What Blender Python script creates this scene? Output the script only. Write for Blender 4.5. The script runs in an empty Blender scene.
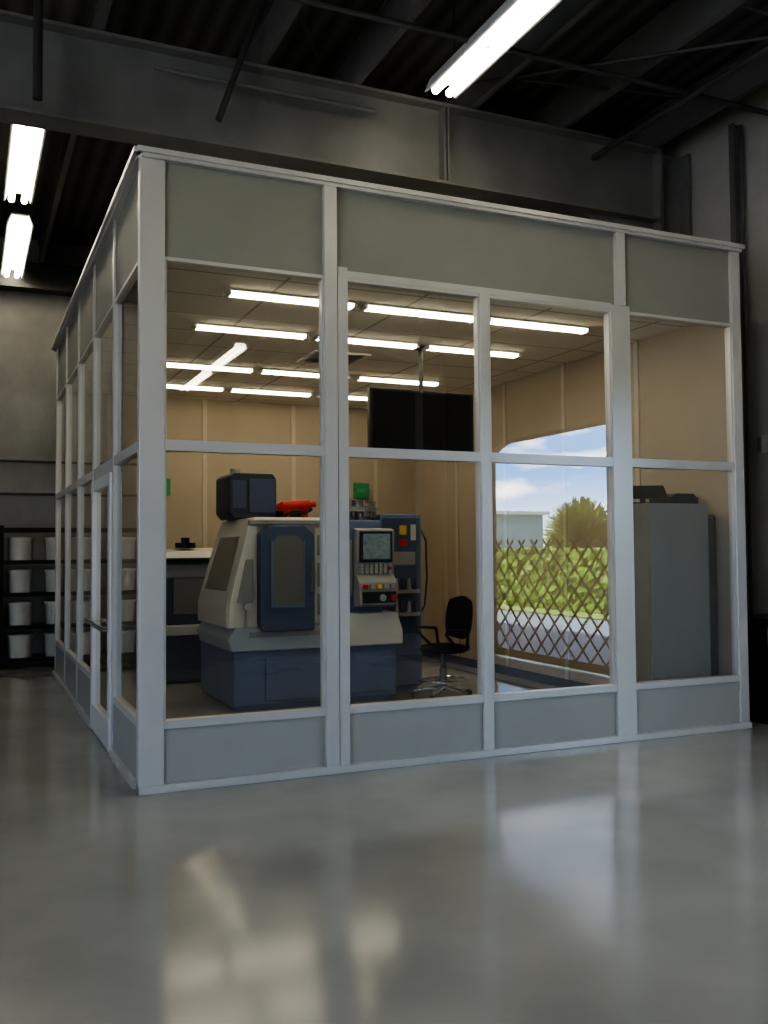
import bpy, bmesh, math, random
import mathutils
from mathutils import Vector, Matrix
random.seed(7)
COL = bpy.context.scene.collection

# ------------------------------------------------------------------ materials
def newmat(name):
    m = bpy.data.materials.new(name); m.use_nodes = True
    return m, m.node_tree, m.node_tree.nodes["Principled BSDF"]
def mat(name, col, rough=.5, metal=0., noise=0., nscale=8., bump=0., bscale=60., emit=None, estr=0., spec=None):
    m, nt, b = newmat(name)
    b.inputs["Base Color"].default_value = (*col, 1)
    b.inputs["Roughness"].default_value = rough
    b.inputs["Metallic"].default_value = metal
    if spec is not None: b.inputs["Specular IOR Level"].default_value = spec
    tc = nt.nodes.new("ShaderNodeTexCoord")
    if noise > 0:
        n = nt.nodes.new("ShaderNodeTexNoise"); n.inputs["Scale"].default_value = nscale
        n.inputs["Detail"].default_value = 5
        nt.links.new(tc.outputs["Object"], n.inputs["Vector"])
        r = nt.nodes.new("ShaderNodeValToRGB")
        r.color_ramp.elements[0].position = .3; r.color_ramp.elements[1].position = .7
        r.color_ramp.elements[0].color = (*[c*(1-noise) for c in col], 1)
        r.color_ramp.elements[1].color = (*[min(1, c*(1+noise)) for c in col], 1)
        nt.links.new(n.outputs["Fac"], r.inputs["Fac"]); nt.links.new(r.outputs["Color"], b.inputs["Base Color"])
    if bump > 0:
        n = nt.nodes.new("ShaderNodeTexNoise"); n.inputs["Scale"].default_value = bscale
        nt.links.new(tc.outputs["Object"], n.inputs["Vector"])
        bp = nt.nodes.new("ShaderNodeBump"); bp.inputs["Strength"].default_value = bump; bp.inputs["Distance"].default_value = .01
        nt.links.new(n.outputs["Fac"], bp.inputs["Height"]); nt.links.new(bp.outputs["Normal"], b.inputs["Normal"])
    if emit:
        b.inputs["Emission Color"].default_value = (*emit, 1); b.inputs["Emission Strength"].default_value = estr
    return m
def glassmat(name, f0=.16, tint=(.84, .85, .83)):
    m = bpy.data.materials.new(name); m.use_nodes = True; nt = m.node_tree; nt.nodes.clear()
    o = nt.nodes.new("ShaderNodeOutputMaterial"); mx = nt.nodes.new("ShaderNodeMixShader")
    t = nt.nodes.new("ShaderNodeBsdfTransparent"); t.inputs[0].default_value = (*tint, 1)
    g = nt.nodes.new("ShaderNodeBsdfGlossy"); g.inputs["Roughness"].default_value = 0.0; g.inputs[0].default_value = (1, 1, 1, 1)
    geo = nt.nodes.new("ShaderNodeNewGeometry")
    dot = nt.nodes.new("ShaderNodeVectorMath"); dot.operation = 'DOT_PRODUCT'
    nt.links.new(geo.outputs["Incoming"], dot.inputs[0]); nt.links.new(geo.outputs["Normal"], dot.inputs[1])
    ab = nt.nodes.new("ShaderNodeMath"); ab.operation = 'ABSOLUTE'; nt.links.new(dot.outputs["Value"], ab.inputs[0])
    sub = nt.nodes.new("ShaderNodeMath"); sub.operation = 'SUBTRACT'; sub.inputs[0].default_value = 1; nt.links.new(ab.outputs[0], sub.inputs[1])
    pw = nt.nodes.new("ShaderNodeMath"); pw.operation = 'POWER'; pw.inputs[1].default_value = 5; nt.links.new(sub.outputs[0], pw.inputs[0])
    ma = nt.nodes.new("ShaderNodeMath"); ma.operation = 'MULTIPLY_ADD'; ma.inputs[1].default_value = 1-f0; ma.inputs[2].default_value = f0
    nt.links.new(pw.outputs[0], ma.inputs[0]); nt.links.new(ma.outputs[0], mx.inputs[0])
    nt.links.new(t.outputs[0], mx.inputs[1]); nt.links.new(g.outputs[0], mx.inputs[2]); nt.links.new(mx.outputs[0], o.inputs[0])
    return m

# floor : mottled satin epoxy
FLOOR, nt, b = newmat("epoxy_floor")
b.inputs["Specular IOR Level"].default_value = .42
tc = nt.nodes.new("ShaderNodeTexCoord")
n1 = nt.nodes.new("ShaderNodeTexNoise"); n1.inputs["Scale"].default_value = .9; n1.inputs["Detail"].default_value = 9
r1 = nt.nodes.new("ShaderNodeValToRGB")
r1.color_ramp.elements[0].position = .3; r1.color_ramp.elements[1].position = .72
r1.color_ramp.elements[0].color = (.28, .285, .275, 1); r1.color_ramp.elements[1].color = (.39, .395, .38, 1)
n2 = nt.nodes.new("ShaderNodeTexNoise"); n2.inputs["Scale"].default_value = 3.5; n2.inputs["Detail"].default_value = 6
r2 = nt.nodes.new("ShaderNodeMapRange"); r2.inputs["To Min"].default_value = .08; r2.inputs["To Max"].default_value = .18
n3 = nt.nodes.new("ShaderNodeTexNoise"); n3.inputs["Scale"].default_value = 1.8; n3.inputs["Detail"].default_value = 2
bp = nt.nodes.new("ShaderNodeBump"); bp.inputs["Strength"].default_value = .03; bp.inputs["Distance"].default_value = .02
for n in (n1, n2, n3): nt.links.new(tc.outputs["Object"], n.inputs["Vector"])
nt.links.new(n1.outputs["Fac"], r1.inputs["Fac"]); nt.links.new(r1.outputs["Color"], b.inputs["Base Color"])
nt.links.new(n2.outputs["Fac"], r2.inputs["Value"]); nt.links.new(r2.outputs["Result"], b.inputs["Roughness"])
nt.links.new(n3.outputs["Fac"], bp.inputs["Height"]); nt.links.new(bp.outputs["Normal"], b.inputs["Normal"])

# acoustic tile ceiling with T-bar grid
TILE, nt, b = newmat("ceiling_tile")
tc = nt.nodes.new("ShaderNodeTexCoord"); br = nt.nodes.new("ShaderNodeTexBrick")
br.offset = 0; br.inputs["Scale"].default_value = 1.0
br.inputs["Brick Width"].default_value = 1.14; br.inputs["Row Height"].default_value = .6
br.inputs["Mortar Size"].default_value = .014; br.inputs["Mortar Smooth"].default_value = .1
br.inputs["Color1"].default_value = (.82, .76, .68, 1); br.inputs["Color2"].default_value = (.79, .73, .65, 1)
br.inputs["Mortar"].default_value = (.45, .41, .36, 1)
nt.links.new(tc.outputs["Object"], br.inputs["Vector"]); nt.links.new(br.outputs["Color"], b.inputs["Base Color"])
b.inputs["Roughness"].default_value = .9

# metal roof deck with ribs
ROOF, nt, b = newmat("roof_deck")
tc = nt.nodes.new("ShaderNodeTexCoord"); wv = nt.nodes.new("ShaderNodeTexWave"); wv.bands_direction = 'X'; wv.inputs["Scale"].default_value = 1.6; wv.inputs["Distortion"].default_value = .15
rr = nt.nodes.new("ShaderNodeValToRGB"); rr.color_ramp.elements[0].color = (.08, .08, .08, 1); rr.color_ramp.elements[1].color = (.15, .15, .148, 1)
nt.links.new(tc.outputs["Object"], wv.inputs["Vector"]); nt.links.new(wv.outputs["Fac"], rr.inputs["Fac"]); nt.links.new(rr.outputs["Color"], b.inputs["Base Color"])
b.inputs["Roughness"].default_value = .8

FRAME = mat("painted_aluminium", (.54, .53, .505), .32, .15, .03, 3)
DOORF = mat("bright_aluminium", (.74, .73, .71), .3, .2, .03, 3)
PANEL = mat("grey_panel", (.285, .282, .25), .55, 0, .04, 2.5)
KICK = mat("kick_panel", (.355, .35, .32), .5, 0, .03, 2.5)
BEIGE = mat("beige_wall", (.45, .375, .29), .8, 0, .05, 1.5)
BEIGET = mat("beige_trim", (.55, .475, .385), .6, 0, .03, 3)
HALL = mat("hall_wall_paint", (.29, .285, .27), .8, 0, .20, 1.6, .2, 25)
HALL_LIFTED = mat("hall_wall_lightened", (.40, .395, .375), .8, 0, .12, 1.2, .2, 25)  # hall wall colour lightened to make up for shade on the right wall
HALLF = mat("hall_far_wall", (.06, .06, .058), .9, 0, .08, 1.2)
STEEL = mat("grey_painted_steel", (.20, .20, .195), .6, 0, .15, 2)
DSTEEL = mat("dark_steel", (.075, .075, .075), .55, .1, .1, 5)
COLM = mat("column_steel", (.13, .13, .13), .6, .0, .1, 3)
PURL = mat("purlin_steel", (.165, .165, .165), .6, .1, .1, 3)
PIPE = mat("conduit", (.08, .08, .08), .5, .2, .05, 5)
GLASS = glassmat("window_glass")
GLASSS = glassmat("side_window_glass", .20, (.62, .64, .63))
TUBE = mat("tube_glow", (.9, .9, .9), .5, 0, emit=(1, .90, .70), estr=15.5)
TUBEH = mat("hall_tube_glow", (.9, .9, .9), .5, 0, emit=(1, .92, .74), estr=14)
FIX = mat("fixture_white", (.75, .75, .72), .45, 0, .02, 5)
MWHITE = mat("machine_white", (.66, .65, .60), .4, 0, .03, 4)
MLIGHT = mat("machine_blue_grey", (.40, .45, .52), .4, 0, .03, 4)
MBLUE = mat("machine_blue", (.14, .19, .32), .42, 0, .06, 4)
MDOOR = mat("machine_door_blue", (.08, .11, .19), .42, 0, .06, 4)
MNAVY = mat("machine_navy", (.05, .06, .09), .4, 0, .06, 4)
MGREY = mat("machine_grey", (.32, .32, .32), .45, 0, .05, 4)
BLACK = mat("black_plastic", (.012, .012, .013), .35, 0, .1, 8)
SCREEN = mat("dark_screen", (.006, .006, .008), .6, 0, .05, 2, spec=.2)
WINM = mat("machine_window", (.20, .20, .195), .2, 0, .05, 2)
SCREENB = mat("display", (.10, .12, .13), .2, 0, .3, 30, emit=(.4, .5, .5), estr=.12)
KEYS = mat("key_caps", (.40, .40, .39), .5, 0, .1, 30)
RED = mat("red_paint", (.60, .03, .02), .35, 0, .05, 8)
YEL = mat("yellow_sticker", (.85, .6, .03), .5, 0, .05, 8)
GREEN = mat("green_sign", (.04, .30, .12), .5, 0, .05, 8)
SGN = mat("sign_letter", (.22, .50, .30), .5, 0, .02, 8)
WHT = mat("white_plastic", (.6, .62, .6), .5, 0, .02, 8)
CHROME = mat("chrome", (.65, .65, .66), .18, 1., .02, 8)
DCHROME = mat("dark_chrome", (.28, .28, .29), .25, 1., .02, 8)
FABRIC = mat("black_fabric", (.015, .015, .017), .85, 0, .2, 40, .3, 200, spec=.2)
CAB = mat("grey_cabinet", (.26, .255, .24), .45, 0, .04, 3)
CABD = mat("dark_grey_locker", (.09, .09, .09), .45, 0, .04, 3)
BUCKET = mat("white_bucket", (.58, .55, .49), .45, 0, .04, 8)
BLID = mat("bucket_lid", (.62, .61, .56), .45, 0, .04, 8)
MAT_ = mat("rubber_mat", (.02, .03, .055), .7, 0, .1, 5)
ASPH = mat("asphalt_yard", (.12, .165, .24), .9, 0, .12, .6)
ASPHL = mat("concrete_yard", (.22, .25, .31), .9, 0, .12, .6)
GRASS = mat("grass", (.14, .22, .06), .9, 0, .3, 1.5)
LEAF = mat("hedge_leaf", (.085, .18, .003), .7, 0, .85, 5)
PALM = mat("palm_frond", (.09, .16, .015), .7, 0, .6, 5)
TRUNK = mat("palm_trunk", (.22, .17, .11), .9, 0, .3, 6)
BUILD = mat("pale_stucco", (.20, .29, .34), .8, 0, .03, .5)
BROOF = mat("metal_roof", (.45, .52, .56), .5, 0, .05, .5)
GATE = mat("gate_steel", (.004, .005, .007), .8, .0, .1, 8, spec=.1)

# ------------------------------------------------------------------ mesh builder
class M:
    def __init__(s): s.bm = bmesh.new(); s.mi = 0
    def _add(s, geomverts, faces):
        vs = [s.bm.verts.new(v) for v in geomverts]
        for f in faces:
            fc = s.bm.faces.new([vs[i] for i in f]); fc.material_index = s.mi
        return vs
    def box(s, a, b, mi=None):
        if mi is not None: s.mi = mi
        x0, y0, z0 = a; x1, y1, z1 = b
        return s._add([(x0,y0,z0),(x1,y0,z0),(x1,y1,z0),(x0,y1,z0),(x0,y0,z1),(x1,y0,z1),(x1,y1,z1),(x0,y1,z1)],
               [(0,3,2,1),(4,5,6,7),(0,1,5,4),(1,2,6,5),(2,3,7,6),(3,0,4,7)])
    def cyl(s, p0, p1, r, n=16, r2=None, mi=None, cap=True):
        if mi is not None: s.mi = mi
        p0, p1 = Vector(p0), Vector(p1); r2 = r if r2 is None else r2
        d = (p1-p0).normalized(); u = d.orthogonal().normalized(); v = d.cross(u)
        A = []
        for k in range(n):
            t = 2*math.pi*k/n; A.append(p0+u*r*math.cos(t)+v*r*math.sin(t))
        for k in range(n):
            t = 2*math.pi*k/n; A.append(p1+u*r2*math.cos(t)+v*r2*math.sin(t))
        F = [(k, (k+1) % n, n+(k+1) % n, n+k) for k in range(n)]
        if cap: F += [tuple(reversed(range(n))), tuple(range(n, 2*n))]
        return s._add(A, F)
    def tube(s, pts, r, n=8, mi=None):
        for a, b_ in zip(pts[:-1], pts[1:]): s.cyl(a, b_, r, n, mi=mi)
    def prism(s, prof, axis, a, b, mi=None):
        if mi is not None: s.mi = mi
        n = len(prof)
        def P(p, t):
            return {'x': (t, p[0], p[1]), 'y': (p[0], t, p[1]), 'z': (p[0], p[1], t)}[axis]
        A = [P(p, a) for p in prof]+[P(p, b) for p in prof]
        F = [(k, (k+1) % n, n+(k+1) % n, n+k) for k in range(n)]+[tuple(reversed(range(n))), tuple(range(n, 2*n))]
        return s._add(A, F)
    def lathe(s, prof, c=(0, 0, 0), n=24, mi=None):
        if mi is not None: s.mi = mi
        A = []; m_ = len(prof)
        for k in range(n):
            t = 2*math.pi*k/n
            for r, z in prof: A.append((c[0]+r*math.cos(t), c[1]+r*math.sin(t), c[2]+z))
        F = []
        for k in range(n):
            for j in range(m_-1):
                k2 = (k+1) % n
                F.append((k*m_+j, k2*m_+j, k2*m_+j+1, k*m_+j+1))
        return s._add(A, F)
    def done(s, name, mats, parent=None, bevel=0., seg=2, smooth=False, loc=None, rot=None, **props):
        bmesh.ops.remove_doubles(s.bm, verts=s.bm.verts, dist=1e-6)
        bmesh.ops.recalc_face_normals(s.bm, faces=s.bm.faces)
        me = bpy.data.meshes.new(name); s.bm.to_mesh(me); s.bm.free()
        if not isinstance(mats, (list, tuple)): mats = [mats]
        for m_ in mats: me.materials.append(m_)
        o = bpy.data.objects.new(name, me); COL.objects.link(o)
        if loc is not None: o.location = loc
        if rot is not None: o.rotation_euler = rot
        if parent is not None: o.parent = parent
        if smooth:
            for p in me.polygons: p.use_smooth = True
            e = o.modifiers.new("es", 'EDGE_SPLIT'); e.split_angle = math.radians(35)
        if bevel > 0:
            bv = o.modifiers.new("bev", 'BEVEL'); bv.width = bevel; bv.segments = seg; bv.limit_method = 'ANGLE'
            for p in me.polygons: p.use_smooth = True
            bv.harden_normals = True
        for k, v in props.items(): o[k] = v
        return o
def thing(name, label, cat, loc=(0, 0, 0), rotz=0., group=None):
    e = bpy.data.objects.new(name, None); COL.objects.link(e); e.location = loc; e.rotation_euler = (0, 0, rotz)
    e.empty_display_size = .1
    e["label"] = label; e["category"] = cat
    if group: e["group"] = group
    return e
def copy_thing(t, loc, rotz=None, label=None):
    n = t.copy(); COL.objects.link(n); n.location = loc
    if rotz is not None: n.rotation_euler = (0, 0, rotz)
    if label: n["label"] = label
    def rec(src, dst):
        for c in [o for o in src.children]:
            k = c.copy(); COL.objects.link(k); k.parent = dst; rec(c, k)
    rec(t, n)
    return n
def struct(m, name, mats, label=None, **kw):
    o = m.done(name, mats, **kw); o["kind"] = "structure"
    if label: o["label"] = label
    return o

# ------------------------------------------------------------------ dimensions
H, ZB, ZM, ZT, L, D = 4.06, .44, 2.175, 3.37, 4.96, 6.27
XW, YB, YF, XL, ZR = 5.75, 8.1, -19.5, -9.0, 5.95   # hall
DY0, DY1, DZ = -5.7, -2.5, 2.98                      # bay door in right wall
EY0, EY1, EZ = -13.5, -4.0, 4.2                      # larger bay door in left wall

# ------------------------------------------------------------------ hall shell
m = M(); m.box((XL-.2, YF-.2, -.1), (XW+.2, YB+.2, 0)); struct(m, "floor", FLOOR, "glossy grey epoxy floor")
m = M(); m.box((XL-.2, YF-.2, ZR), (XW+.2, YB+.2, ZR+.1)); struct(m, "ceiling", ROOF, "dark ribbed metal roof deck")
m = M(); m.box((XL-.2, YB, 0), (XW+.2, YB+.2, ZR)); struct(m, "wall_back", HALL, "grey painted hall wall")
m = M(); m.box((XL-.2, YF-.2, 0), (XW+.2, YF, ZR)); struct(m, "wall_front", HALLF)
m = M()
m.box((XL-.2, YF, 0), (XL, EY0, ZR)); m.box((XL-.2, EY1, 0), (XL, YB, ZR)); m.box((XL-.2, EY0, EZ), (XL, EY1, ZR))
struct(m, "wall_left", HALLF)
m = M()
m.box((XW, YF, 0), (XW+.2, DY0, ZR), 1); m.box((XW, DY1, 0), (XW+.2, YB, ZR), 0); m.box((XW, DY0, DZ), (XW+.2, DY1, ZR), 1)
struct(m, "wall_right", [HALL_LIFTED, HALLF], "grey painted hall wall with a bay door opening")
m = M()
m.box((XW-.05, DY0-.1, 0), (XW+.22, DY0, DZ+.1)); m.box((XW-.05, DY1, 0), (XW+.22, DY1+.1, DZ+.1)); m.box((XW-.05, DY0, DZ), (XW+.22, DY1, DZ+.1))
arc = [(DY0, DZ), (DY0, DZ-.35)]+[(DY0+.75*(1-math.cos(t_)), DZ-.35+.35*math.sin(t_)) for t_ in [math.pi/2*k/10 for k in range(1, 11)]]
m.prism(arc, 'x', XW, XW+.15)
struct(m, "trim_1", DSTEEL, "dark steel frame of the bay door")

# steel rafters (along X)
def rafter(y, z0, z1, col=STEEL, label="deep grey painted steel rafter under the roof"):
    m = M()
    xa = XL+.02
    m.box((xa, y-.02, z0), (XW-.4, y+.02, z1)); m.box((xa, y-.13, z0-.03), (XW-.4, y+.13, z0)); m.box((xa, y-.13, z1), (XW-.4, y+.13, z1+.03))
    m.prism([(XW-1.3, z0-.02), (XW-.4, z0-.02), (XW-.4, z0-.55)], 'y', y-.015, y+.015)
    m.box((XW-.42, y-.13, .03), (XW-.38, y+.13, z1+.03)); m.box((XW-.06, y-.13, .03), (XW-.02, y+.13, z1+.03)); m.box((XW-.4, y-.015, .03), (XW-.04, y+.015, z1+.03))
    m.box((XW-.45, y-.16, 0), (XW-.01, y+.16, .03))
    for x in (2.9, 2.94): m.box((x-.01, y-.12, z0), (x+.01, y+.12, z1))
    o = m.done("steel_rafter", col); o["label"] = label; o["category"] = "beam"; o["group"] = "roof rafters"
    return o
rafter(1.5, 4.82, 5.50)
rafter(7.9, 5.2, 5.50, DSTEEL, "dark steel rafter near the end wall")
rafter(-6.9, 4.82, 5.50)
# purlins (along Y)
base = None
for i, x in enumerate([-7.5, -6, -4.5, -3, -1.5, -.1, 1.2, 2.05, 3.2, 4.2, 5.3]):
    if base is None:
        m = M(); m.box((-.03, YF+.05, 0), (.03, YB-.05, .03)); m.box((-.008, YF+.05, .03), (.008, YB-.05, .34)); m.box((-.03, YF+.05, .34), (.06, YB-.05, .37))
        o = m.done("roof_purlin", PURL); o["label"] = "dark steel purlin running under the roof deck"; o["category"] = "beam"; o["group"] = "roof purlins"; base = o
    else:
        o = base.copy(); COL.objects.link(o)
    o.location = (x, 0, 5.54)
def pipe(name, pts, r, label, mt=PIPE, cat="pipe"):
    m = M(); m.tube(pts, r, 10); o = m.done(name, mt, smooth=True); o["label"] = label; o["category"] = cat; return o
pipe("brace_rod", [(.2, -1.2, 5.5), (1.6, 1.2, 5.62)], .018, "thin dark diagonal brace rod below the roof")
pipe("brace_rod", [(2.9, 1.2, 5.6), (4.9, -.8, 5.5)], .018, "thin dark diagonal brace rod below the roof")
pipe("brace_rod", [(3.4, .9, 5.62), (5.3, .4, 5.56)], .014, "thin dark diagonal brace rod below the roof")
pipe("conduit", [(1.12, 1.2, 5.9), (.92, 1.28, 5.3), (.80, 1.28, 4.95)], .028, "dark bent conduit drop in front of the rafter")
pipe("conduit", [(-.57, 1.15, 5.95), (-.57, 1.15, 4.80)], .035, "dark vertical conduit hanging in front of the rafter")
pipe("conduit", [(.3, 1.33, 5.30), (2.2, 1.33, 5.30)], .016, "thin conduit clipped along the steel rafter", STEEL)
pipe("sprinkler_pipe", [(XL+.1, .2, 5.42), (XW-.1, .2, 5.42)], .025, "dark sprinkler pipe under the purlins")
pipe("sprinkler_pipe", [(4.6, -6, 5.35), (4.6, 7.5, 5.35)], .03, "dark branch pipe crossing the roof")
for y in (-1.6, -.6, .7):
    pipe("sag_rod", [(XL+.1, y, 5.72), (XW-.1, y, 5.72)], .014, "thin steel rod tying the roof purlins together", STEEL)
pipe("conduit", [(-3, YB-.05, 2.78), (XW-.1, YB-.05, 2.78)], .018, "horizontal conduit on the grey end wall")
pipe("conduit", [(-3, YB-.05, 2.32), (XW-.1, YB-.05, 2.32)], .018, "horizontal conduit on the grey end wall")
pipe("drain_pipe", [(-.98, YB-.06, .0), (-.98, YB-.06, 5.1)], .05, "thick dark vertical pipe on the grey end wall")

# column + fittings on right wall
m = M()
m.box((XW-.20, .60, .03), (XW-.185, .66, 5.5)); m.box((XW-.105, .60, .03), (XW-.09, .66, 5.5)); m.box((XW-.19, .625, .03), (XW-.10, .64, 5.5)); m.box((XW-.22, .58, 0), (XW-.07, .68, .03))
o = m.done("steel_column", COLM); o["label"] = "slim dark steel column against the wall beside the enclosure"; o["category"] = "column"
t = thing("switch_box", "small grey electrical switch box on the hall wall", "electrical box", (XW-.06, .50, 2.45))
m = M(); m.box((-.0, -.03, -.08), (.06, .03, .08)); m.done("box_body", MGREY, t, .006)
m = M(); m.box((-.012, -.025, -.07), (-.0, .025, .07)); m.done("cover", STEEL, t, .003)
t = thing("waste_bin", "black plastic bin with lid standing against the wall", "bin", (5.40, .15, 0))
m = M(); m.prism([(-.22, 0), (.22, 0), (.26, .84), (-.26, .84)], 'y', -.22, .22); m.done("bin_body", BLACK, t, .02)
m = M(); m.box((-.28, -.25, .84), (.28, .25, .90)); m.box((-.3, -.12, .86), (-.27, .12, .89)); m.done("lid", BLACK, t, .015)

# hall strip lights, seen ones plus unseen lamps added for illumination
def strip_light(loc, label="long fluorescent strip light with glowing tubes hung from the roof"):
    t = thing("strip_light", label, "ceiling light", loc, group="hall strip lights")
    m = M(); m.prism([(-.15, .0), (-.13, .0), (-.09, .10), (.09, .10), (.13, .0), (.15, .0), (.10, .12), (-.10, .12)], 'y', -1.15, 1.15); m.done("housing", FIX, t)
    for x in (-.065, .065):
        m = M(); m.cyl((x, -1.12, .015), (x, 1.12, .015), .034, 10); m.done("tube", TUBEH, t, smooth=True)
    for y in (-.9, .9):
        m = M(); m.cyl((0, y, .11), (0, y, .64), .008, 6); m.done("hanger", DSTEEL, t)
    return t
first = strip_light((2.58, -.30, 5.30))
for p in [(-.54, 3.65, 5.3), (-.48, 6.65, 5.3), (-.5, -4.5, 5.3), (2.75, -4.5, 5.3), (5.0, -4.2, 5.3), (3.65, -12.2, 5.3), (3.65, -14.9, 5.3), (-.47, -10.5, 5.3),  # camera-side lamps added for light, except the pair reflected in the glass
          (-4.6, 1.5, 5.3), (-4.6, -4.2, 5.3), (-4.6, -11, 5.3)]:  # left row unseen, added for light; rightmost lamp above brightens the right wall
    copy_thing(first, p)

# ------------------------------------------------------------------ cleanroom enclosure
front = [(.13, 1.205), (1.375, 2.425), (2.51, 3.61), (3.79, 4.86)]
def post(x0, x1, z0, z1, d=.06, label="light grey aluminium post"):
    m = M(); m.box((x0, -d, z0), (x1, .05, z1)); return struct(m, "trim_2", FRAME, label, bevel=.006)
post(-.03, .13, 0, H-.02, .03)
m = M(); m.box((1.205, -.05, 0), (1.296, .06, H-.04)); m.box((1.303, -.042, 0), (1.375, .06, ZT+.08)); m.box((1.296, -.02, 0), (1.303, .05, ZT+.05))
struct(m, "trim_3", FRAME, "light grey aluminium double post with a seam")
post(2.425, 2.51, 0, ZT+.02, .035)
m = M(); m.box((3.61, -.038, 0), (3.79, .06, ZT+.05)); m.box((3.665, -.05, ZT+.05), (3.745, .06, H-.04))
struct(m, "trim_4", FRAME, "wide light grey aluminium post")
post(4.86, 4.96, 0, H-.02, .035)
m = M()
for a, b_ in [(.13, 1.205), (1.296, 3.665), (3.745, 4.86)]: m.box((a, -.005, ZT), (b_, .05, H-.03), 0)
for a, b_ in front: m.box((a, -.012, .05), (b_, .05, ZB-.05), 1)
struct(m, "wall_enclosure_front", [PANEL, KICK], "grey infill panels above and below the glazing")
m = M(); m.box((-.05, -.07, H-.035), (L+.03, .12, H)); m.box((-.02, -.055, H-.06), (L+.01, .05, H-.035)); struct(m, "trim_5", FRAME, "light grey top rail of the enclosure")
m = M(); m.box((-.03, -.055, 0), (L, .04, .05)); struct(m, "baseboard_front", FRAME, "light grey bottom track", bevel=.004)
def window(idx, x0, x1):
    m = M()
    w = .012
    for z in ((ZM-.035, ZM+.035), (ZB-.05, ZB), (ZT-.012, ZT+.012)): m.box((x0, -.03, z[0]), (x1, .045, z[1]))
    for a in (x0, x1-w): m.box((a, -.02, ZB), (a+w, .04, ZM-.035)); m.box((a, -.02, ZM+.035), (a+w, .04, ZT-.012))
    o = struct(m, "window_%d" % idx, FRAME, "tall fixed window with a light grey frame")
    for z0, z1 in ((ZB, ZM-.035), (ZM+.035, ZT-.012)):
        g = M(); g._add([(x0+w, .01, z0), (x1-w, .01, z0), (x1-w, .01, z1), (x0+w, .01, z1)], [(0, 1, 2, 3)])
        g.done("glass_pane", GLASS, o)
    return o
for i, (a, b_) in enumerate(front): window(i+1, a, b_)
m = M(); m.box((1.375, -.035, ZT+.012), (3.61, -.005, ZT+.06)); struct(m, "trim_6", FRAME)

# ---- side wall x=0 (along Y)
ys = [.0, 1.22, 2.44, 3.66, 4.90, 6.12]; q_ = .035
m = M()
for i in range(len(ys)-1):
    a, b_ = ys[i]+q_, ys[i+1]-q_
    m.box((-.005, a, ZT), (.05, b_, H-.03), 0)
    if i != 1: m.box((-.012, a, .05), (.05, b_, ZB-.05), 1)
m.box((-.005, 6.155, .05), (.05, D, H-.03), 0)
struct(m, "wall_enclosure_side", [PANEL, KICK], "grey infill panels above and below the side glazing")
m = M(); m.box((-.07, -.05, H-.035), (.12, D+.05, H)); m.box((-.045, 0, H-.06), (.05, D, H-.035)); struct(m, "trim_7", FRAME, "light grey top rail")
m = M(); m.box((-.04, .13, 0), (.05, 1.2, .05)); m.box((-.04, 2.43, 0), (.05, D, .05)); struct(m, "baseboard_side", FRAME, "light grey bottom track")
for y in ys[1:]:
    m = M(); m.box((-.02, y-q_, 0), (.055, y+q_, H-.04)); struct(m, "trim_8", FRAME, "light grey aluminium post")
for i in range(len(ys)-1):
    a = ys[i]+(q_ if i else .13); b_ = ys[i+1]-q_
    m = M(); door = (i == 1)
    m.box((-.016, a, ZM-.035), (.045, b_, ZM+.035)); m.box((-.016, a, ZT-.012), (.045, b_, ZT+.012))
    if not door: m.box((-.016, a, ZB-.05), (.045, b_, ZB))
    for q in (a, b_-.012):
        if not door: m.box((-.012, q, ZB), (.04, q+.012, ZM-.035))
        m.box((-.012, q, ZM+.035), (.04, q+.012, ZT-.012))
    o = struct(m, "window_%d" % (i+5), FRAME, "side window with a light grey frame")
    for z0, z1 in ((ZB, ZM-.035), (ZM+.035, ZT-.012)):
        if door and z0 == ZB: continue
        g = M(); g._add([(.01, a+.012, z0), (.01, b_-.012, z0), (.01, b_-.012, z1), (.01, a+.012, z1)], [(0, 1, 2, 3)])
        g.done("glass_pane", GLASSS, o)
a, b_ = 1.256, 2.404
m = M()
m.box((-.035, a, .01), (.03, a+.10, 2.10)); m.box((-.035, b_-.10, .01), (.03, b_, 2.10)); m.box((-.03, a+.10, 2.01), (.03, b_-.10, 2.10)); m.box((-.03, a+.10, .01), (.03, b_-.10, .22))
dr = struct(m, "door_1", DOORF, "glazed aluminium side door with a push bar")
g = M(); g._add([(0, a+.10, .22), (0, b_-.10, .22), (0, b_-.10, 2.01), (0, a+.10, 2.01)], [(0, 1, 2, 3)]); g.done("glass_pane", GLASSS, dr)
g = M(); g.tube([(-.035, a+.06, .92), (-.075, a+.06, .92), (-.075, b_-.06, .92), (-.035, b_-.06, .92)], .020, 10); g.done("push_bar", CHROME, dr, smooth=True)
m = M(); m.box((-.016, 1.256, 2.105), (.045, 2.404, ZM-.036)); struct(m, "trim_9", FRAME)

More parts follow.
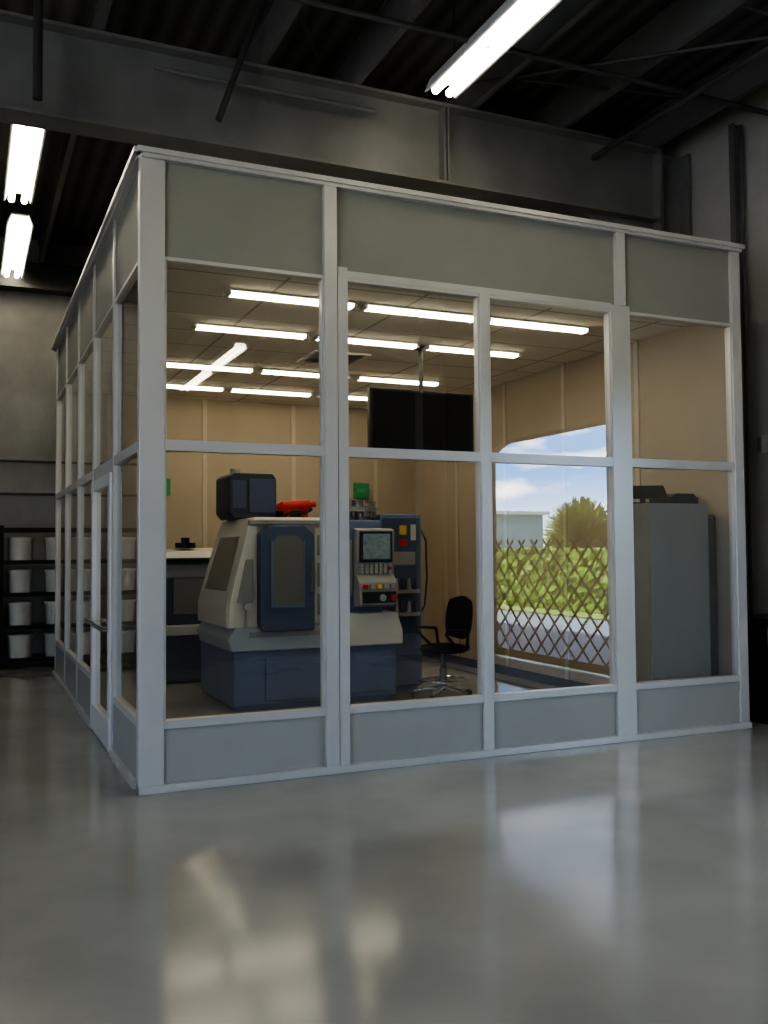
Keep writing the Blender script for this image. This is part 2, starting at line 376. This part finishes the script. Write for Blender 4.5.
# ---- interior lining
ZC = 3.5
m = M(); m.box((.05, D-.06, 0), (L-.05, D, H-.05)); struct(m, "wall_enclosure_back", BEIGE, "beige painted interior wall")
m = M(); m.box((L-.06, .06, 0), (L, D, H-.05)); struct(m, "wall_enclosure_right", BEIGE, "beige painted interior wall")
m = M(); m.box((.055, .065, ZC), (L-.06, D-.06, ZC+.03)); o = struct(m, "ceiling_enclosure", TILE, "suspended tile ceiling")
m = M(); m.box((-.01, .0, H-.045), (L, D, H-.036)); struct(m, "ceiling_enclosure_roof", FRAME)
for x in (.62, 1.84, 3.06, 4.28):
    m = M(); m.box((x-.03, D-.075, .1), (x+.03, D-.06, ZC)); struct(m, "trim_10", BEIGET, "beige joint strip")
for y in (1.25, 2.47, 3.69, 4.91):
    m = M(); m.box((L-.075, y-.03, .1), (L-.06, y+.03, ZC)); struct(m, "trim_11", BEIGET, "beige joint strip")
m = M(); m.box((.06, D-.08, 0), (L-.06, D-.06, .1)); struct(m, "baseboard_back", DSTEEL)
m = M(); m.box((L-.08, .06, 0), (L-.06, D-.08, .1)); struct(m, "baseboard_right", DSTEEL)

def troffer(loc):
    t = thing("ceiling_strip_light", "slim fluorescent wrap light glowing warm white on the tiled ceiling", "ceiling light", loc, group="enclosure ceiling lights")
    m = M()
    m.box((-.52, -.075, -.015), (.52, .075, .0)); m.box((-.53, -.065, -.045), (-.505, .065, -.015)); m.box((.505, -.065, -.045), (.53, .065, -.015))
    m.done("housing", FIX, t)
    m = M(); m.prism([(-.058, -.015), (-.052, -.034), (-.03, -.043), (.03, -.043), (.052, -.034), (.058, -.015)], 'x', -.505, .505); m.done("diffuser", TUBE, t)
    return t
tf = None
for y in (1.0, 2.17, 3.95, 5.25):
    for x in (1.32, 2.45, 3.60):
        if tf is None: tf = troffer((x, y, ZC))
        else: copy_thing(tf, (x, y, ZC))
t = thing("air_vent", "square dark louvred air vent in the tiled ceiling", "vent", (2.45, 3.05, ZC))
m = M()
m.box((-.3, -.3, -.02), (.3, -.26, 0)); m.box((-.3, .26, -.02), (.3, .3, 0)); m.box((-.3, -.26, -.02), (-.26, .26, 0)); m.box((.26, -.26, -.02), (.3, .26, 0)); m.done("vent_frame", FIX, t)
m = M()
for k in range(9): m.box((-.26, -.24+k*.057, -.015), (.26, -.22+k*.057, -.003))
m.done("louvre", MGREY, t)["kind"] = "stuff"

# television
t = thing("television", "black flat television hung from the ceiling on a pole", "television", (3.02, 2.14, 2.73))
m = M(); m.box((-.56, -.02, -.31), (.56, .05, .31)); m.box((-.3, .05, -.2), (.3, .09, .2)); m.done("casing", BLACK, t, .008)
m = M(); m.box((-.53, -.024, -.265), (.53, -.019, .285)); m.done("screen", SCREEN, t)
m = M(); m.box((-.06, -.0235, -.293), (.06, -.0195, -.283)); m.done("badge", KEYS, t)
m = M(); m.cyl((.05, .12, .1), (.05, .12, ZC-2.73), .022, 12); m.box((-.07, .085, -.12), (.17, .13, .12)); m.cyl((.05, .12, ZC-2.75), (.05, .12, ZC-2.73), .08, 16); m.done("ceiling_mount", DSTEEL, t)

def exit_sign(loc):
    t = thing("exit_sign", "small green exit sign fixed to the beige wall", "sign", loc)
    m = M(); m.box((-.11, -.03, -.11), (.11, .03, .11)); m.done("sign_body", GREEN, t, .006)
    cu = bpy.data.curves.new("lettering", 'FONT'); cu.body = "EXIT"; cu.size = .075; cu.extrude = .002; cu.align_x = 'CENTER'; cu.align_y = 'CENTER'
    tmp = bpy.data.objects.new("tmp", cu); COL.objects.link(tmp)
    bpy.context.view_layer.update()
    me = bpy.data.meshes.new_from_object(tmp.evaluated_get(bpy.context.evaluated_depsgraph_get())); bpy.data.objects.remove(tmp)
    me.name = "lettering"; me.materials.clear(); me.materials.append(SGN)
    o = bpy.data.objects.new("lettering", me); COL.objects.link(o); o.parent = t; o.location = (0, -.033, 0); o.rotation_euler = (math.pi/2, 0, 0)
exit_sign((4.05, D-.105, 2.33)); exit_sign((1.27, D-.105, 2.33))

# ------------------------------------------------------------------ enclosed milling machine
cn = thing("milling_machine", "white and blue enclosed milling machine with sloped side window", "machine", (1.27, 2.6, 0))
m = M()
m.prism([(0, .04), (.05, 0), (1.0, 0), (1.0, .56), (0, .56)], 'y', .04, 1.35)
m.box((.0, .0, .05), (1.0, .04, .56)); m.box((.3, -.02, .08), (.95, .0, .50))
m.done("base", MBLUE, cn, .012)
m = M(); m.prism([(-.03, .56), (1.02, .56), (1.02, .68), (1.0, .78), (0, .78), (-.07, .68)], 'y', -.05, 1.25); m.done("chip_tray", MLIGHT, cn, .015)
m = M()
m.prism([(-.07, .77), (-.07, .98), (.15, 1.74), (.19, 1.82), (1.0, 1.82), (1.0, .77)], 'y', .0, 1.2)
m.done("enclosure", MWHITE, cn, .03, 3)
m = M()
def slx(z): return -.07+.22*(z-.98)/.76
vs = [(slx(1.12)-.01, .16, 1.12), (slx(1.12)-.01, 1.0, 1.12), (slx(1.64)-.01, .95, 1.64), (slx(1.64)-.01, .22, 1.64)]
vs += [(x+.03, y, z) for x, y, z in vs]
m._add(vs, [(0, 1, 2, 3), (7, 6, 5, 4), (0, 4, 5, 1), (1, 5, 6, 2), (2, 6, 7, 3), (3, 7, 4, 0)]); m.done("side_window", WINM, cn, .006)
m = M(); m.prism([(-.06, .78), (-.05, 1.0), (.13, 1.74), (.22, 1.74), (.22, .78)], 'y', -.03, .0); m.done("front_fairing", MWHITE, cn, .008)
m = M(); m.prism([(.02, 1.02), (.11, 1.42), (.18, 1.42), (.18, 1.02)], 'y', -.045, -.03); m.done("fairing_grille", MGREY, cn, .004)
dd = M()
x0, x1, z0, z1, c = .22, .76, .74, 1.74, .09
outer = [(x0+c*.3, z0), (x1, z0), (x1, z1-c), (x1-c, z1), (x0+c, z1), (x0, z1-c), (x0, z0+c)]
dd.prism(outer, 'y', -.12, .0); door = dd.done("sliding_door", MDOOR, cn, .016)
m = M(); m.prism([(x0+.12, z0+.24), (x1-.12, z0+.24), (x1-.12, z1-.16), (x1-.17, z1-.10), (x0+.17, z1-.10), (x0+.12, z1-.16)], 'y', -.128, -.118); m.done("door_window", WINM, door)
m = M()
for a in ((x0+.10, z0+.22, x1-.10, z0+.24), (x0+.10, z0+.24, x0+.12, z1-.14), (x1-.12, z0+.24, x1-.10, z1-.14)): m.box((a[0], -.134, a[1]), (a[2], -.118, a[3]))
m.done("window_gasket", MBLUE, door)
m = M(); m.tube([(x1-.05, -.12, 1.1), (x1-.05, -.17, 1.12), (x1-.05, -.17, 1.38), (x1-.05, -.12, 1.40)], .011, 8); m.done("handle", CHROME, door, smooth=True)
for zz in ((z0-.05, z0+.0), (z1+.01, z1+.05)):
    m = M(); m.box((x0-.08, -.06, zz[0]), (1.0, .01, zz[1])); m.done("door_rail", MGREY, cn, .004)
m = M(); m.box((.79, -.03, .80), (.99, .0, 1.72)); m.done("front_panel", MWHITE, cn, .01)
for a in ((1.45, 1.65), (1.15, 1.38), (.88, 1.08)):
    m = M(); m.box((.82, -.05, a[0]), (.94, -.03, a[1])); m.done("switch_plate", MGREY, cn, .005)
m = M(); m.cyl((.88, -.08, 1.55), (.88, -.05, 1.55), .03, 14); m.done("stop_button", RED, cn)
m = M(); m.cyl((.11, -.04, .98), (.11, -.09, .98), .035, 14); m.tube([(.10, -.06, .78), (.11, -.06, .98)], .014, 8); m.done("wash_gun", KEYS, cn, smooth=True)
hd = M(); hd.prism([(.09, 1.88), (.14, 1.82), (.54, 1.82), (.58, 1.88), (.58, 2.22), (.54, 2.28), (.14, 2.28), (.09, 2.24)], 'y', .5, 1.05); hdo = hd.done("head_cover", MNAVY, cn, .015)
m = M(); m.box((.29, .485, 1.88), (.56, .50, 2.22)); m.box((.12, .49, 1.92), (.26, .50, 2.20)); m.done("cover_panel", MDOOR, hdo, .008)
m = M(); m.cyl((.2, .7, 2.28), (.2, .7, 2.33), .05, 14); m.done("lifting_boss", MGREY, hdo)
m = M(); m.cyl((.66, .55, 1.95), (.93, .5, 1.97), .055, 18); m.cyl((.60, .56, 1.935), (.66, .55, 1.95), .03, 14, r2=.055); m.cyl((.93, .5, 1.97), (.99, .49, 1.975), .03, 12)
m.box((.68, .5, 1.82), (.72, .6, 1.93)); m.box((.86, .46, 1.82), (.90, .56, 1.94)); m.done("coolant_pump", RED, cn, smooth=True)
m = M(); m.box((.62, .8, 1.82), (.98, 1.15, 1.92)); m.done("motor_box", BLACK, cn)
m = M(); m.tube([(.62, .4, 1.84), (.72, .35, 1.90), (.85, .4, 1.88), (.95, .5, 1.92)], .015, 8); m.done("cable", BLACK, cn, smooth=True)

# ------------------------------------------------------------------ second machine
cm = thing("machining_centre", "dark blue machining centre with button control panel and tool carousel", "machine", (2.36, 2.6, 0))
m = M(); m.box((0, .02, .05), (.58, 1.3, .56)); m.box((.04, .06, 0), (.54, 1.26, .05)); m.box((.08, .0, .10), (.52, .02, .50)); m.done("base", MBLUE, cm, .012)
m = M(); m.prism([(-.03, .56), (.63, .56), (.63, .70), (.57, .88), (-.01, .88)], 'y', -.05, 1.2); m.done("chip_tray", MWHITE, cm, .015)
pn = M(); pn.prism([(-.06, .94), (-.13, .96), (-.11, 1.18), (-.04, 1.26), (-.06, 1.70), (.03, 1.72), (.05, .94)], 'x', .13, .54); cp = pn.done("control_panel", MGREY, cm, .01)
m = M(); m.box((.16, -.075, 1.38), (.51, -.045, 1.685)); m.done("screen_bezel", BLACK, cp, .006)
m = M(); m.box((.19, -.08, 1.41), (.48, -.074, 1.66)); m.done("screen", SCREENB, cp)
for r_ in range(3):
    for k in range(7):
        m = M(); m.box((.165+k*.050, -.072, 1.27+r_*.034), (.198+k*.050, -.048, 1.294+r_*.034)); m.done("key", RED if (r_, k) == (1, 6) else KEYS, cp)
for k in range(5):
    m = M(); m.box((.17+k*.073, -.138, 1.12), (.215+k*.073, -.09, 1.16)); m.done("key", [RED, KEYS, YEL, KEYS, KEYS][k], cp)
m = M(); m.cyl((.49, -.155, 1.03), (.49, -.11, 1.03), .032, 16); m.done("emergency_stop", RED, cp)
m = M(); m.cyl((.37, -.155, 1.03), (.37, -.11, 1.03), .035, 16); m.done("jog_wheel", KEYS, cp)
m = M(); m.box((.16, -.136, .98), (.52, -.11, 1.09)); m.done("keyboard_panel", BLACK, cp)
m = M(); m.box((.02, .08, .86), (.46, .95, 1.80)); m.done("column_cover", MBLUE, cm, .02)
m = M(); m.box((.0, .02, 1.05), (.12, .10, 1.60)); m.done("front_guard", MGREY, cm, .01)
el = M(); el.box((.60, .45, 0.06), (1.09, 1.25, 1.88)); el.box((.62, .5, 0), (1.06, 1.2, .06)); ec = el.done("electrical_cabinet", MBLUE, cm, .02)
m = M(); m.box((.63, .435, .62), (1.06, .452, 1.84)); m.done("cabinet_door", MDOOR, ec, .008)
m = M(); m.box((.82, .425, 1.66), (.90, .436, 1.76)); m.done("warning_label", YEL, ec)
m = M(); m.box((.95, .425, 1.60), (1.01, .436, 1.77)); m.done("data_plate", WHT, ec)
m = M(); m.box((.82, .425, 1.54), (.90, .436, 1.61)); m.done("red_label", RED, ec)
m = M(); m.box((.70, .425, 1.34), (1.0, .436, 1.48)); m.done("instruction_plate", MGREY, ec)
for zz in (1.04, .80):
    m = M(); m.box((.66, .39, zz), (1.04, .436, zz+.04)); m.done("tool_rack", KEYS, ec)
for k in range(5):
    for zz in (1.08, .84):
        m = M(); m.cyl((.70+k*.07, .40, zz), (.70+k*.07, .40, zz+.12), .024, 10, r2=.012); m.done("tool", KEYS if k % 2 else MNAVY, ec)
tc_ = M(); tc_.cyl((.33, .62, 1.90), (.33, .62, 1.95), .29, 32); tc_.cyl((.33, .62, 1.80), (.33, .62, 2.04), .10, 20)
tcar = tc_.done("tool_carousel", MGREY, cm, smooth=True)
for k in range(14):
    a_ = 2*math.pi*k/14; x, y = .33+.26*math.cos(a_), .62+.26*math.sin(a_)
    m = M(); m.cyl((x, y, 1.84), (x, y, 2.01), .028, 10, r2=.018); m.done("tool_holder", CHROME if k % 2 else DCHROME, tcar, smooth=True)
m = M(); m.tube([(1.08, .5, 1.75), (1.14, .45, 1.6), (1.15, .45, 1.2), (1.12, .45, .9), (1.08, .5, .8)], .010, 8); m.done("cable", BLACK, cm, smooth=True)

# ------------------------------------------------------------------ compact lathe at the back left
lt = thing("lathe", "dark bench lathe with white hood beside the beige wall", "machine", (1.0, 4.7, 0))
m = M(); m.box((0, 0, .04), (1.25, .75, .55)); m.box((.05, .05, 0), (1.2, .7, .04)); m.done("base", MNAVY, lt, .015)
m = M(); m.prism([(-.02, .55), (.80, .55), (.80, .66), (-.08, .66)], 'x', -.02, 1.28); m.done("chip_tray", MWHITE, lt, .01)
m = M(); m.prism([(.10, .66), (.75, .66), (.75, 1.42), (.30, 1.42), (.12, 1.2)], 'x', .02, 1.2); m.done("enclosure", MNAVY, lt, .02)
m = M(); m.prism([(.20, 1.42), (.25, 1.50), (.55, 1.54), (.78, 1.50), (.78, 1.40), (.3, 1.40)], 'x', -.02, 1.24); m.done("hood", MWHITE, lt, .01)
m = M(); m.box((.15, .085, .78), (.65, .12, 1.18)); m.done("door_window", WINM, lt, .005)
m = M(); m.box((.75, .04, .85), (1.1, .12, 1.25)); m.done("control_panel", MGREY, lt, .01)
m = M(); m.cyl((.35, .4, 1.54), (.35, .4, 1.60), .12, 20); m.cyl((.35, .4, 1.6), (.35, .4, 1.66), .05, 14); m.done("hood_fan", BLACK, lt)

# ------------------------------------------------------------------ chair
ch = thing("office_chair", "black upholstered swivel chair with foot ring and star base", "chair", (3.42, 2.52, 0), math.radians(-84))
m = M(); m.lathe([(0, .45), (.12, .45), (.215, .46), (.235, .49), (.225, .525), (.14, .54), (0, .535)], n=28); m.done("seat", FABRIC, ch, smooth=True)
m = M(); NX, NZ = 10, 12; V = []
for side in (0, 1):
    for j in range(NZ+1):
        for i in range(NX+1):
            u = -1+2*i/NX; v = -1+2*j/NZ
            x = u*.22*math.sqrt(max(0, 1-.42*v*v)); z = .80+v*.22*math.sqrt(max(0, 1-.32*u*u))
            y = .24-.06*(abs(u)**2)+.02*v + (.06 if side else 0)*(max(0, 1-u**6))*(max(0, 1-v**6))**.5
            V.append((x, y, z))
F = []; n_ = (NX+1)*(NZ+1)
for j in range(NZ):
    for i in range(NX):
        a_ = j*(NX+1)+i; F.append((a_, a_+1, a_+NX+2, a_+NX+1)); F.append((n_+a_+NX+1, n_+a_+NX+2, n_+a_+1, n_+a_))
m._add(V, F); m.done("backrest", FABRIC, ch, smooth=True)
m = M(); m.tube([(0, .1, .45), (0, .29, .47), (0, .31, .58), (0, .28, .76)], .018, 8); m.done("back_support", BLACK, ch, smooth=True)
for sx in (-1, 1):
    m = M(); m.tube([(sx*.20, .12, .48), (sx*.27, .12, .51), (sx*.28, .10, .68), (sx*.28, -.12, .70), (sx*.27, -.14, .66), (sx*.24, .0, .52), (sx*.19, .02, .48)], .016, 8); m.done("armrest", BLACK, ch, smooth=True)
m = M(); m.cyl((0, 0, .10), (0, 0, .46), .028, 16); m.cyl((0, 0, .08), (0, 0, .30), .038, 16); m.done("column", DCHROME, ch, smooth=True)
m = M()
R = .24; pts = [(R*math.cos(2*math.pi*k/28), R*math.sin(2*math.pi*k/28), .18) for k in range(29)]; m.tube(pts, .014, 8)
for k in range(4): a_ = math.pi/2*k; m.cyl((.03*math.cos(a_), .03*math.sin(a_), .18), (R*math.cos(a_), R*math.sin(a_), .18), .008, 6)
m.done("foot_ring", CHROME, ch, smooth=True)
for k in range(5):
    a_ = 2*math.pi*k/5+.3; ca, sa = math.cos(a_), math.sin(a_)
    m = M(); m.cyl((.03*ca, .03*sa, .10), (.31*ca, .31*sa, .065), .024, 8, r2=.016); lg = m.done("leg", CHROME, ch, smooth=True)
    m = M(); c_ = Vector((.31*ca, .31*sa, .028)); dv = Vector((-sa, ca, 0)); m.cyl(c_-dv*.022, c_+dv*.022, .028, 14); m.cyl(c_, c_+Vector((0, 0, .04)), .008, 6); m.done("caster", BLACK, lg)

# ------------------------------------------------------------------ cabinet + things on it
cb = thing("storage_cabinet", "tall plain grey steel cabinet behind the glass", "cabinet", (4.08, .12, 0))
m = M(); m.box((0, .02, .06), (.62, .55, 1.87)); m.box((.02, .04, 0), (.60, .53, .06)); m.done("body", CAB, cb, .006)
m = M(); m.box((.004, 0, .08), (.616, .02, 1.855)); d_ = m.done("door", CAB, cb, .002)
m = M(); m.box((.57, -.008, .92), (.582, 0, 1.02)); m.done("handle", MGREY, d_, .003)
lk = thing("locker", "narrow dark grey steel locker beside the cabinet", "locker", (4.72, .22, 0))
m = M(); m.box((0, .02, .05), (.16, .5, 1.78)); m.box((.01, .03, 0), (.15, .48, .05)); m.done("body", CABD, lk, .006)
m = M(); m.box((.006, 0, .08), (.154, .02, 1.76)); d_ = m.done("door", CABD, lk, .003)
m = M(); m.box((.02, -.01, .95), (.035, 0, 1.05)); m.done("handle", CHROME, d_, .002)
t = thing("desktop_monitor", "black tilted monitor resting on the steel cabinet", "monitor", (4.25, .40, 1.87), math.radians(-25))
m = M(); m.box((-.11, -.09, 0), (.11, .09, .015)); m.cyl((0, .02, .015), (0, .03, .07), .025, 12); m.done("stand", BLACK, t)
m = M(); m.prism([(-.06, .05), (-.03, .045), (.11, .13), (.10, .17)], 'x', -.20, .20); m.done("display", BLACK, t, .006)
t = thing("equipment_box", "low black equipment box on the steel cabinet", "box", (4.55, .36, 1.87))
m = M(); m.box((-.14, -.14, 0), (.14, .16, .06)); m.prism([(-.13, .06), (.14, .06), (.11, .09), (-.08, .09)], 'y', -.12, .14); m.done("casing", BLACK, t, .006)

# ------------------------------------------------------------------ storage rack with buckets behind
rk = thing("storage_rack", "black steel shelving rack holding white buckets", "shelf", (-1.55, 7.02, 0))
RW = 2.9
for (x, y) in ((0, 0), (0, .5), (.95, 0), (.95, .5), (1.92, 0), (1.92, .5), (RW, 0), (RW, .5)):
    m = M(); m.box((x-.025, y-.025, 0), (x+.025, y+.025, 1.85)); m.done("upright", BLACK, rk)
for z in (.14, .56, .98, 1.40, 1.82):
    m = M(); m.box((0, -.02, z-.05), (RW, 0, z)); m.box((0, .5, z-.05), (RW, .52, z)); m.box((0, 0, z-.02), (RW, .5, z)); m.done("shelf", BLACK, rk)
bk = None
for z in (.14, .56, .98, 1.40):
    for i, x in enumerate((-1.30, -.93, -.36, .10, .57, .93)):
        if bk is None:
            t = thing("bucket", "white plastic bucket with lid on the black rack", "bucket", (x, 7.2, z), group="buckets on the rack"); bk = t
            m = M(); m.lathe([(0, 0), (.145, 0), (.155, .26), (.165, .26), (.165, .29), (0, .30)], n=22); m.done("bucket_body", BUCKET, t, smooth=True)
            m = M(); m.lathe([(0, .305), (.163, .295), (.170, .285), (.170, .265)], n=22); m.done("lid", BLID, t, smooth=True)
        else: copy_thing(bk, (x, 7.2, z), random.random()*6)

# ------------------------------------------------------------------ outside the bay door
m = M(); m.box((4.55, DY0-.3, 0), (XW-.06, DY1+.1, .02)); o = m.done("floor_mat", MAT_, bevel=.005); o["label"] = "dark blue rubber mat inside the bay door"; o["category"] = "mat"
g = M(); y0, y1 = DY0+.03, DY1-.03; Hh = 1.62; x = XW+.10
step = .30
def strip(ya, za, yb, zb, xo):
    d = Vector((0, yb-ya, zb-za)); L_ = d.length
    if L_ < .02: return
    d.normalize(); nrm = Vector((0, -d.z, d.y))*.015
    A = Vector((xo, ya, za)); B = Vector((xo, yb, zb)); t_ = Vector((.004, 0, 0))
    vs = [A-nrm-t_, B-nrm-t_, B+nrm-t_, A+nrm-t_, A-nrm+t_, B-nrm+t_, B+nrm+t_, A+nrm+t_]
    g._add(vs, [(0,3,2,1),(4,5,6,7),(0,1,5,4),(1,2,6,5),(2,3,7,6),(3,0,4,7)])
sl = .95; zb0, zt0 = .06, Hh
k = y0-(zt0-zb0)/sl
while k < y1+(zt0-zb0)/sl:
    for s_ in (1, -1):
        ya, yb = (k, k+(zt0-zb0)/sl) if s_ > 0 else (k+(zt0-zb0)/sl, k)
        def zat(y): return zb0+(zt0-zb0)*(y-ya)/(yb-ya)
        lo, hi = max(min(ya, yb), y0), min(max(ya, yb), y1)
        if hi > lo: strip(lo, zat(lo), hi, zat(hi), x+s_*.006)
    k += step
g.box((x-.01, y0, .02), (x+.01, y1, .12))
gt = thing("scissor_gate", "black expanding lattice security gate across the bay door", "gate", (0, 0, 0))
g.done("lattice", GATE, gt)
for y in (y0, y1):
    m = M(); m.box((x-.02, y-.02, 0), (x+.02, y+.02, Hh+.03)); m.done("gate_post", GATE, gt)

m = M(); m.box((XW+.2, -90, -.12), (110, 40, -.02)); o = struct(m, "ground_yard", ASPH, "blue-grey asphalt yard")
m = M(); m.box((-80, -60, -.12), (XL-.2, 40, -.02)); o = struct(m, "ground_yard", ASPHL, "pale concrete yard")
m = M(); m.box((11.2, -60, -.02), (40, 30, .02)); o = struct(m, "ground_lawn", GRASS, "grass strip")
m = M()
bmh = m.bm
hx0, hx1, hy0, hy1, hz = 12.0, 13.4, -42, -4, 1.47
ny, nz, nx = 320, 12, 6
def hp(x, y, z):
    v = mathutils.noise.noise_vector(Vector((x*2, y*2, z*2)))*.06+mathutils.noise.noise_vector(Vector((x*8, y*8, z*8)))*.10
    return Vector((x, y, z))+v*(1 if z > .05 else .2)
path = [(hx0, z*hz/nz) for z in range(nz+1)]+[(hx0+(hx1-hx0)*i/nx, hz) for i in range(1, nx+1)]+[(hx1, hz*(1-z/nz)) for z in range(1, nz+1)]
rows = []
for j in range(ny+1):
    y = hy0+(hy1-hy0)*j/ny; rows.append([bmh.verts.new(hp(a_, y, b2)) for a_, b2 in path])
for j in range(ny):
    for i in range(len(path)-1): bmh.faces.new((rows[j][i], rows[j+1][i], rows[j+1][i+1], rows[j][i+1]))
o = m.done("hedge", LEAF); o["label"] = "long clipped green hedge beside the yard"; o["category"] = "hedge"; o["kind"] = "stuff"
def house(loc, sx, sy, h, label):
    t = thing("warehouse", label, "building", loc)
    m = M(); m.box((-sx/2, -sy/2, 0), (sx/2, sy/2, h)); m.done("building_wall", BUILD, t)
    m = M(); m.prism([(-sy/2-.4, h), (sy/2+.4, h), (sy/2+.4, h+.25), (0, h+.8), (-sy/2-.4, h+.25)], 'x', -sx/2-.4, sx/2+.4); m.done("roof", BROOF, t)
    for k in range(5):
        m = M(); m.box((-sx/2-.05, -sy/2+1.5+k*(sy-3)/5, h*.45), (-sx/2, -sy/2+3+k*(sy-3)/5, h*.75)); m.done("window_glass", SCREEN, t)
house((31.5, -62.8, 0), 13, 20, 4.0, "low pale blue-grey warehouse with light metal roof")
def palm(loc, h, r, seed):
    random.seed(seed)
    t = thing("palm_tree", "bushy rounded palm tree behind the hedge", "tree", loc)
    m = M(); m.cyl((0, 0, 0), (0, 0, h), .16, 10, r2=.12); m.done("trunk", TRUNK, t, smooth=True)
    m = M()
    for k in range(700):
        a_ = random.random()*6.283; el = math.asin(random.uniform(-.9, 1)); ln = r*random.uniform(.88, 1.0)
        d = Vector((math.cos(a_)*math.cos(el), math.sin(a_)*math.cos(el), math.sin(el))); s_ = Vector((-math.sin(a_), math.cos(a_), 0))
        prev = None; N = 5
        for i in range(N+1):
            f = .3+.7*i/N; c = Vector((0, 0, h))+d*ln*f+Vector((0, 0, -.06*ln*f*f)); w = r*.055*math.sin(math.pi*min(1, f*.75+.15))
            q = (m.bm.verts.new(c-s_*w-Vector((0, 0, w*.5))), m.bm.verts.new(c), m.bm.verts.new(c+s_*w-Vector((0, 0, w*.5))))
            if prev: m.bm.faces.new((prev[0], prev[1], q[1], q[0])); m.bm.faces.new((prev[1], prev[2], q[2], q[1]))
            prev = q
    m.done("frond", PALM, t)["kind"] = "stuff"
palm((17.3, -19.3, 0), 1.75, 1.35, 1); palm((20.0, -23.0, 0), 2.0, 1.6, 2); palm((24.9, -25.6, 0), 1.9, 1.7, 3)

# ------------------------------------------------------------------ world (day sky with clouds)
w = bpy.data.worlds.new("World"); bpy.context.scene.world = w; w.use_nodes = True; nt = w.node_tree
bg = nt.nodes["Background"]; bg.inputs["Strength"].default_value = 11
tc = nt.nodes.new("ShaderNodeTexCoord"); sp = nt.nodes.new("ShaderNodeSeparateXYZ"); nt.links.new(tc.outputs["Generated"], sp.inputs[0])
rp = nt.nodes.new("ShaderNodeValToRGB"); cr = rp.color_ramp
cr.elements[0].position = 0; cr.elements[0].color = (.60, .70, .80, 1); cr.elements[1].position = .6; cr.elements[1].color = (.20, .27, .40, 1)
e = cr.elements.new(.08); e.color = (.10, .27, .62, 1)
nt.links.new(sp.outputs[2], rp.inputs[0])
mp = nt.nodes.new("ShaderNodeMapping"); mp.inputs["Scale"].default_value = (5, 5, 16); nt.links.new(tc.outputs["Generated"], mp.inputs[0])
cn_ = nt.nodes.new("ShaderNodeTexNoise"); cn_.inputs["Scale"].default_value = 2.2; cn_.inputs["Detail"].default_value = 7; nt.links.new(mp.outputs[0], cn_.inputs["Vector"])
c2 = nt.nodes.new("ShaderNodeValToRGB"); c2.color_ramp.elements[0].position = .5; c2.color_ramp.elements[1].position = .68; nt.links.new(cn_.outputs["Fac"], c2.inputs[0])
mx = nt.nodes.new("ShaderNodeMixRGB"); mx.inputs[2].default_value = (.95, .95, .93, 1); nt.links.new(c2.outputs[0], mx.inputs[0]); nt.links.new(rp.outputs[0], mx.inputs[1]); nt.links.new(mx.outputs[0], bg.inputs[0])
su = bpy.data.lights.new("sun", 'SUN'); su.energy = 36; su.angle = .01; su.color = (1, .93, .80)
so = bpy.data.objects.new("sun", su); COL.objects.link(so); so.rotation_euler = Vector((.45, .25, -.85)).to_track_quat('-Z', 'Y').to_euler()
def portal(loc, sx, sz, d):
    pl = bpy.data.lights.new("bay_door_portal", 'AREA'); pl.shape = 'RECTANGLE'; pl.size = sx; pl.size_y = sz; pl.cycles.is_portal = True
    po = bpy.data.objects.new("bay_door_portal", pl); COL.objects.link(po); po.location = loc
    po.rotation_euler = Vector((d, 0, 0)).to_track_quat('-Z', 'Z').to_euler()
portal((XW+.25, (DY0+DY1)/2, DZ/2), DY1-DY0, DZ, -1)
portal((XL-.25, (EY0+EY1)/2, EZ/2), EY1-EY0, EZ, 1)

# ------------------------------------------------------------------ camera
cd = bpy.data.cameras.new("camera"); cam = bpy.data.objects.new("camera", cd); COL.objects.link(cam)
cd.sensor_fit = 'HORIZONTAL'; cd.sensor_width = 36; cd.lens = 939.5/768*36; cd.clip_end = 300
cam.location = (-1.01, -6.004, 1.5)
yaw, pit, ro = .4180, .0403, .0073
cam.matrix_world = Matrix.Translation(cam.location) @ Matrix.Rotation(-yaw, 4, 'Z') @ Matrix.Rotation(math.pi/2+pit, 4, 'X') @ Matrix.Rotation(-ro, 4, 'Z')
bpy.context.scene.camera = cam
vs_ = bpy.context.scene.view_settings; vs_.view_transform = 'AgX'; vs_.look = 'AgX - High Contrast'; vs_.exposure = 0.0
vs_.use_white_balance = True; vs_.white_balance_temperature = 6850; vs_.white_balance_tint = 9
